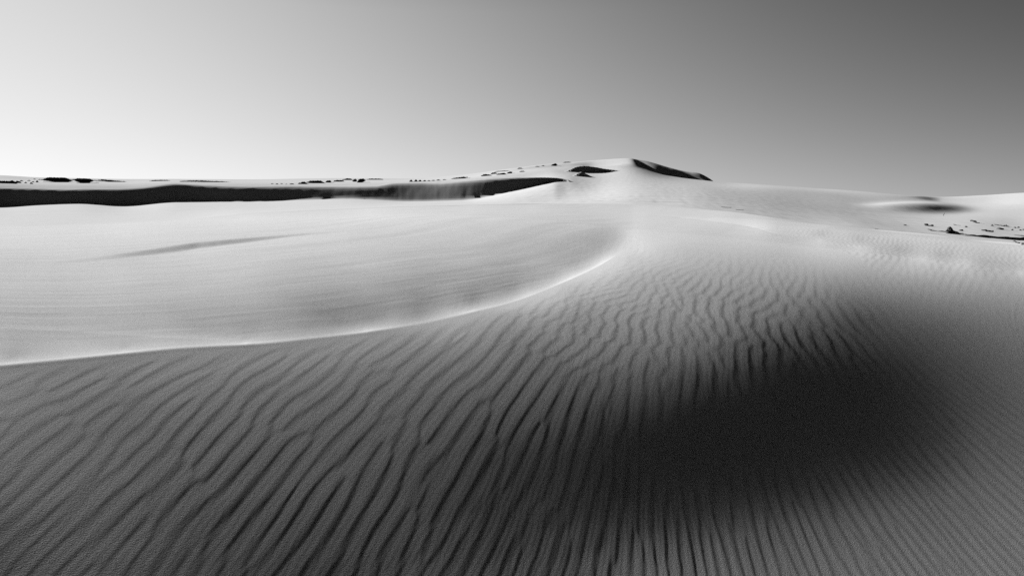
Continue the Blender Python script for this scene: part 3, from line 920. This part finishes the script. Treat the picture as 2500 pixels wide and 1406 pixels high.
driftwood("driftwood_piece", "thick low black log lying behind the long half-buried trunk", "driftwood", (2411, 566),
          [([(2396, 561.5), (2402, 562), (2409, 562.5), (2414, 564), (2420, 565), (2425, 564.5)], 2.5, 3.6, False), ([(2408, 563.5), (2407, 565.5)], 3, 2, False)], 7, parts=[None, "knot"])
driftwood("driftwood_piece", "dark wedge of dead wood trailing a long thin twig to its left", "driftwood", (2456, 553.5),
          [([(2448, 552.5), (2453, 551.5), (2458, 552), (2463, 553.5)], 3.0, 2.0, False), ([(2450, 551.8), (2444, 550.5), (2436, 549.5), (2428, 548.3)], 1.5, 1, False), ([(2455, 552), (2457, 549.8)], 3.6, 2, False)], 8, parts=[None, "twig", "knot"])
driftwood("driftwood_piece", "small curled twig left of the dark wedge of dead wood", "twig", (2424, 553),
          [([(2420, 551.5), (2421.5, 549), (2424, 549.5), (2423, 551.5), (2427, 553)], 1.8, 1.4, False)], 9)
driftwood("driftwood_piece", "thin curved twig lying on bare sand above and right of the stump", "twig", (2336, 550.5),
          [([(2328, 547.5), (2331, 549.2), (2337, 550.3), (2345, 551)], 1.3, 0.8, False)], 10)
driftwood("driftwood_piece", "faint flat stick farthest right above the long trunk, at the picture edge", "stick", (2490, 576),
          [([(2476, 574.5), (2486, 575.5), (2496, 576.5), (2508, 577)], 1.2, 2.4, True)], 11)
driftwood("leaning_stick", "thin stick leaning at the edge of the far shaded bay", "stick", (2303, 527), [([(2302.5, 527.5), (2304, 524), (2306, 520)], 1.4, 0.8, False)], 12, rmin=40)
driftwood("driftwood_piece", "faint flat twig on the far slope, left one of two near the mid crest", "twig", (1772, 507), [([(1760, 506), (1770, 507), (1785, 507.5)], 1.2, 1.0, True)], 13)
driftwood("driftwood_piece", "faint flat twig on the far slope, right one of two near the mid crest", "twig", (1806, 513), [([(1796, 512.5), (1806, 513), (1816, 514)], 1.2, 1.0, True)], 14)
driftwood("driftwood_piece", "tiny twig on the crest left of the stump, half hidden by sand", "twig", (2138, 559), [([(2130, 558.5), (2137, 559), (2144, 559.5)], 1.6, 1.0, False)], 15)
clod("wood_chunk", "small dark chunk between the wedge of dead wood and the long trunk", "wood chunk", 2436, 2447, 556.5, 560.5, 21)
clod("wood_chunk", "small dark chunk just right of the stump", "wood chunk", 2342, 2350, 561, 564, 22)
clod("wood_chunk", "tiny dark chunk above the stump, below the forked branch", "wood chunk", 2356, 2361, 552.5, 555, 23)
for k, (u, v) in enumerate([(2478, 556.5), (2486, 555.5), (2471, 562), (2491, 562.5), (2499, 561)]):
    clod("wood_chunk", "tiny dark crumb scattered on the flat near the right picture edge", "wood chunk", u - 2.2, u + 2.2, v - 1.4, v + 0.8, 30 + k, "crumbs of wood near the right edge")
for k, (u, v) in enumerate([(2476, 589), (2481, 592), (2487, 593.5), (2497, 594.5), (2496, 597)]):
    clod("wood_chunk", "tiny dark crumb in front of the long half-buried trunk", "wood chunk", u - 2.4, u + 2.4, v - 1.2, v + 0.8, 40 + k, "crumbs of wood in front of the trunk")
for k, (u, v) in enumerate([(2209, 550), (2211.5, 549.6)][:1]):
    clod("wood_chunk", "lone tiny dark chunk left of the knobbly curved dead wood", "wood chunk", u - 2.5, u + 4, v - 1.5, v + 0.8, 50 + k)


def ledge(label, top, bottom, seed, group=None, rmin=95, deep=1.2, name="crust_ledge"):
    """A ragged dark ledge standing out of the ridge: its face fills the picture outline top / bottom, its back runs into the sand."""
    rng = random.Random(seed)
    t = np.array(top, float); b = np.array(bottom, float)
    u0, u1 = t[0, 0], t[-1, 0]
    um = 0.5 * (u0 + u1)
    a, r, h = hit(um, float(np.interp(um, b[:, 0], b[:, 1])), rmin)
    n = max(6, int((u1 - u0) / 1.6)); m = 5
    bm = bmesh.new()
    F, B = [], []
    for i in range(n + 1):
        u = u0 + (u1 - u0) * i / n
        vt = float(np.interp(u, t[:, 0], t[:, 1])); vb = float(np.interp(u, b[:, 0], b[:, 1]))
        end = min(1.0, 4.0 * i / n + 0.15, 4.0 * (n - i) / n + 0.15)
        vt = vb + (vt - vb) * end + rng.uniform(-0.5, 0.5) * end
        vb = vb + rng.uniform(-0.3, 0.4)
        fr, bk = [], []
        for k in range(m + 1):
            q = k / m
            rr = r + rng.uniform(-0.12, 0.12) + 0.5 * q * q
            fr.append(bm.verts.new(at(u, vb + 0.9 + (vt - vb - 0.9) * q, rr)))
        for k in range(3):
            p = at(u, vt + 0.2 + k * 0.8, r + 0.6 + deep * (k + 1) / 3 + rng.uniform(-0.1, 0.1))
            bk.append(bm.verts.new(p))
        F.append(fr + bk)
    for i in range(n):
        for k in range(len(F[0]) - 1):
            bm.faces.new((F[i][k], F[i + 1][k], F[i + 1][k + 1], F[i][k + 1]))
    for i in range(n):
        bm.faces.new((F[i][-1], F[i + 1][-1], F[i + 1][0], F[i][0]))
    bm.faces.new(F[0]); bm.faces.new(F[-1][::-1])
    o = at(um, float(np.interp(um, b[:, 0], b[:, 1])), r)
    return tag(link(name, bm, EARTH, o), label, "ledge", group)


GR = "dark crust ledges along the ridge"
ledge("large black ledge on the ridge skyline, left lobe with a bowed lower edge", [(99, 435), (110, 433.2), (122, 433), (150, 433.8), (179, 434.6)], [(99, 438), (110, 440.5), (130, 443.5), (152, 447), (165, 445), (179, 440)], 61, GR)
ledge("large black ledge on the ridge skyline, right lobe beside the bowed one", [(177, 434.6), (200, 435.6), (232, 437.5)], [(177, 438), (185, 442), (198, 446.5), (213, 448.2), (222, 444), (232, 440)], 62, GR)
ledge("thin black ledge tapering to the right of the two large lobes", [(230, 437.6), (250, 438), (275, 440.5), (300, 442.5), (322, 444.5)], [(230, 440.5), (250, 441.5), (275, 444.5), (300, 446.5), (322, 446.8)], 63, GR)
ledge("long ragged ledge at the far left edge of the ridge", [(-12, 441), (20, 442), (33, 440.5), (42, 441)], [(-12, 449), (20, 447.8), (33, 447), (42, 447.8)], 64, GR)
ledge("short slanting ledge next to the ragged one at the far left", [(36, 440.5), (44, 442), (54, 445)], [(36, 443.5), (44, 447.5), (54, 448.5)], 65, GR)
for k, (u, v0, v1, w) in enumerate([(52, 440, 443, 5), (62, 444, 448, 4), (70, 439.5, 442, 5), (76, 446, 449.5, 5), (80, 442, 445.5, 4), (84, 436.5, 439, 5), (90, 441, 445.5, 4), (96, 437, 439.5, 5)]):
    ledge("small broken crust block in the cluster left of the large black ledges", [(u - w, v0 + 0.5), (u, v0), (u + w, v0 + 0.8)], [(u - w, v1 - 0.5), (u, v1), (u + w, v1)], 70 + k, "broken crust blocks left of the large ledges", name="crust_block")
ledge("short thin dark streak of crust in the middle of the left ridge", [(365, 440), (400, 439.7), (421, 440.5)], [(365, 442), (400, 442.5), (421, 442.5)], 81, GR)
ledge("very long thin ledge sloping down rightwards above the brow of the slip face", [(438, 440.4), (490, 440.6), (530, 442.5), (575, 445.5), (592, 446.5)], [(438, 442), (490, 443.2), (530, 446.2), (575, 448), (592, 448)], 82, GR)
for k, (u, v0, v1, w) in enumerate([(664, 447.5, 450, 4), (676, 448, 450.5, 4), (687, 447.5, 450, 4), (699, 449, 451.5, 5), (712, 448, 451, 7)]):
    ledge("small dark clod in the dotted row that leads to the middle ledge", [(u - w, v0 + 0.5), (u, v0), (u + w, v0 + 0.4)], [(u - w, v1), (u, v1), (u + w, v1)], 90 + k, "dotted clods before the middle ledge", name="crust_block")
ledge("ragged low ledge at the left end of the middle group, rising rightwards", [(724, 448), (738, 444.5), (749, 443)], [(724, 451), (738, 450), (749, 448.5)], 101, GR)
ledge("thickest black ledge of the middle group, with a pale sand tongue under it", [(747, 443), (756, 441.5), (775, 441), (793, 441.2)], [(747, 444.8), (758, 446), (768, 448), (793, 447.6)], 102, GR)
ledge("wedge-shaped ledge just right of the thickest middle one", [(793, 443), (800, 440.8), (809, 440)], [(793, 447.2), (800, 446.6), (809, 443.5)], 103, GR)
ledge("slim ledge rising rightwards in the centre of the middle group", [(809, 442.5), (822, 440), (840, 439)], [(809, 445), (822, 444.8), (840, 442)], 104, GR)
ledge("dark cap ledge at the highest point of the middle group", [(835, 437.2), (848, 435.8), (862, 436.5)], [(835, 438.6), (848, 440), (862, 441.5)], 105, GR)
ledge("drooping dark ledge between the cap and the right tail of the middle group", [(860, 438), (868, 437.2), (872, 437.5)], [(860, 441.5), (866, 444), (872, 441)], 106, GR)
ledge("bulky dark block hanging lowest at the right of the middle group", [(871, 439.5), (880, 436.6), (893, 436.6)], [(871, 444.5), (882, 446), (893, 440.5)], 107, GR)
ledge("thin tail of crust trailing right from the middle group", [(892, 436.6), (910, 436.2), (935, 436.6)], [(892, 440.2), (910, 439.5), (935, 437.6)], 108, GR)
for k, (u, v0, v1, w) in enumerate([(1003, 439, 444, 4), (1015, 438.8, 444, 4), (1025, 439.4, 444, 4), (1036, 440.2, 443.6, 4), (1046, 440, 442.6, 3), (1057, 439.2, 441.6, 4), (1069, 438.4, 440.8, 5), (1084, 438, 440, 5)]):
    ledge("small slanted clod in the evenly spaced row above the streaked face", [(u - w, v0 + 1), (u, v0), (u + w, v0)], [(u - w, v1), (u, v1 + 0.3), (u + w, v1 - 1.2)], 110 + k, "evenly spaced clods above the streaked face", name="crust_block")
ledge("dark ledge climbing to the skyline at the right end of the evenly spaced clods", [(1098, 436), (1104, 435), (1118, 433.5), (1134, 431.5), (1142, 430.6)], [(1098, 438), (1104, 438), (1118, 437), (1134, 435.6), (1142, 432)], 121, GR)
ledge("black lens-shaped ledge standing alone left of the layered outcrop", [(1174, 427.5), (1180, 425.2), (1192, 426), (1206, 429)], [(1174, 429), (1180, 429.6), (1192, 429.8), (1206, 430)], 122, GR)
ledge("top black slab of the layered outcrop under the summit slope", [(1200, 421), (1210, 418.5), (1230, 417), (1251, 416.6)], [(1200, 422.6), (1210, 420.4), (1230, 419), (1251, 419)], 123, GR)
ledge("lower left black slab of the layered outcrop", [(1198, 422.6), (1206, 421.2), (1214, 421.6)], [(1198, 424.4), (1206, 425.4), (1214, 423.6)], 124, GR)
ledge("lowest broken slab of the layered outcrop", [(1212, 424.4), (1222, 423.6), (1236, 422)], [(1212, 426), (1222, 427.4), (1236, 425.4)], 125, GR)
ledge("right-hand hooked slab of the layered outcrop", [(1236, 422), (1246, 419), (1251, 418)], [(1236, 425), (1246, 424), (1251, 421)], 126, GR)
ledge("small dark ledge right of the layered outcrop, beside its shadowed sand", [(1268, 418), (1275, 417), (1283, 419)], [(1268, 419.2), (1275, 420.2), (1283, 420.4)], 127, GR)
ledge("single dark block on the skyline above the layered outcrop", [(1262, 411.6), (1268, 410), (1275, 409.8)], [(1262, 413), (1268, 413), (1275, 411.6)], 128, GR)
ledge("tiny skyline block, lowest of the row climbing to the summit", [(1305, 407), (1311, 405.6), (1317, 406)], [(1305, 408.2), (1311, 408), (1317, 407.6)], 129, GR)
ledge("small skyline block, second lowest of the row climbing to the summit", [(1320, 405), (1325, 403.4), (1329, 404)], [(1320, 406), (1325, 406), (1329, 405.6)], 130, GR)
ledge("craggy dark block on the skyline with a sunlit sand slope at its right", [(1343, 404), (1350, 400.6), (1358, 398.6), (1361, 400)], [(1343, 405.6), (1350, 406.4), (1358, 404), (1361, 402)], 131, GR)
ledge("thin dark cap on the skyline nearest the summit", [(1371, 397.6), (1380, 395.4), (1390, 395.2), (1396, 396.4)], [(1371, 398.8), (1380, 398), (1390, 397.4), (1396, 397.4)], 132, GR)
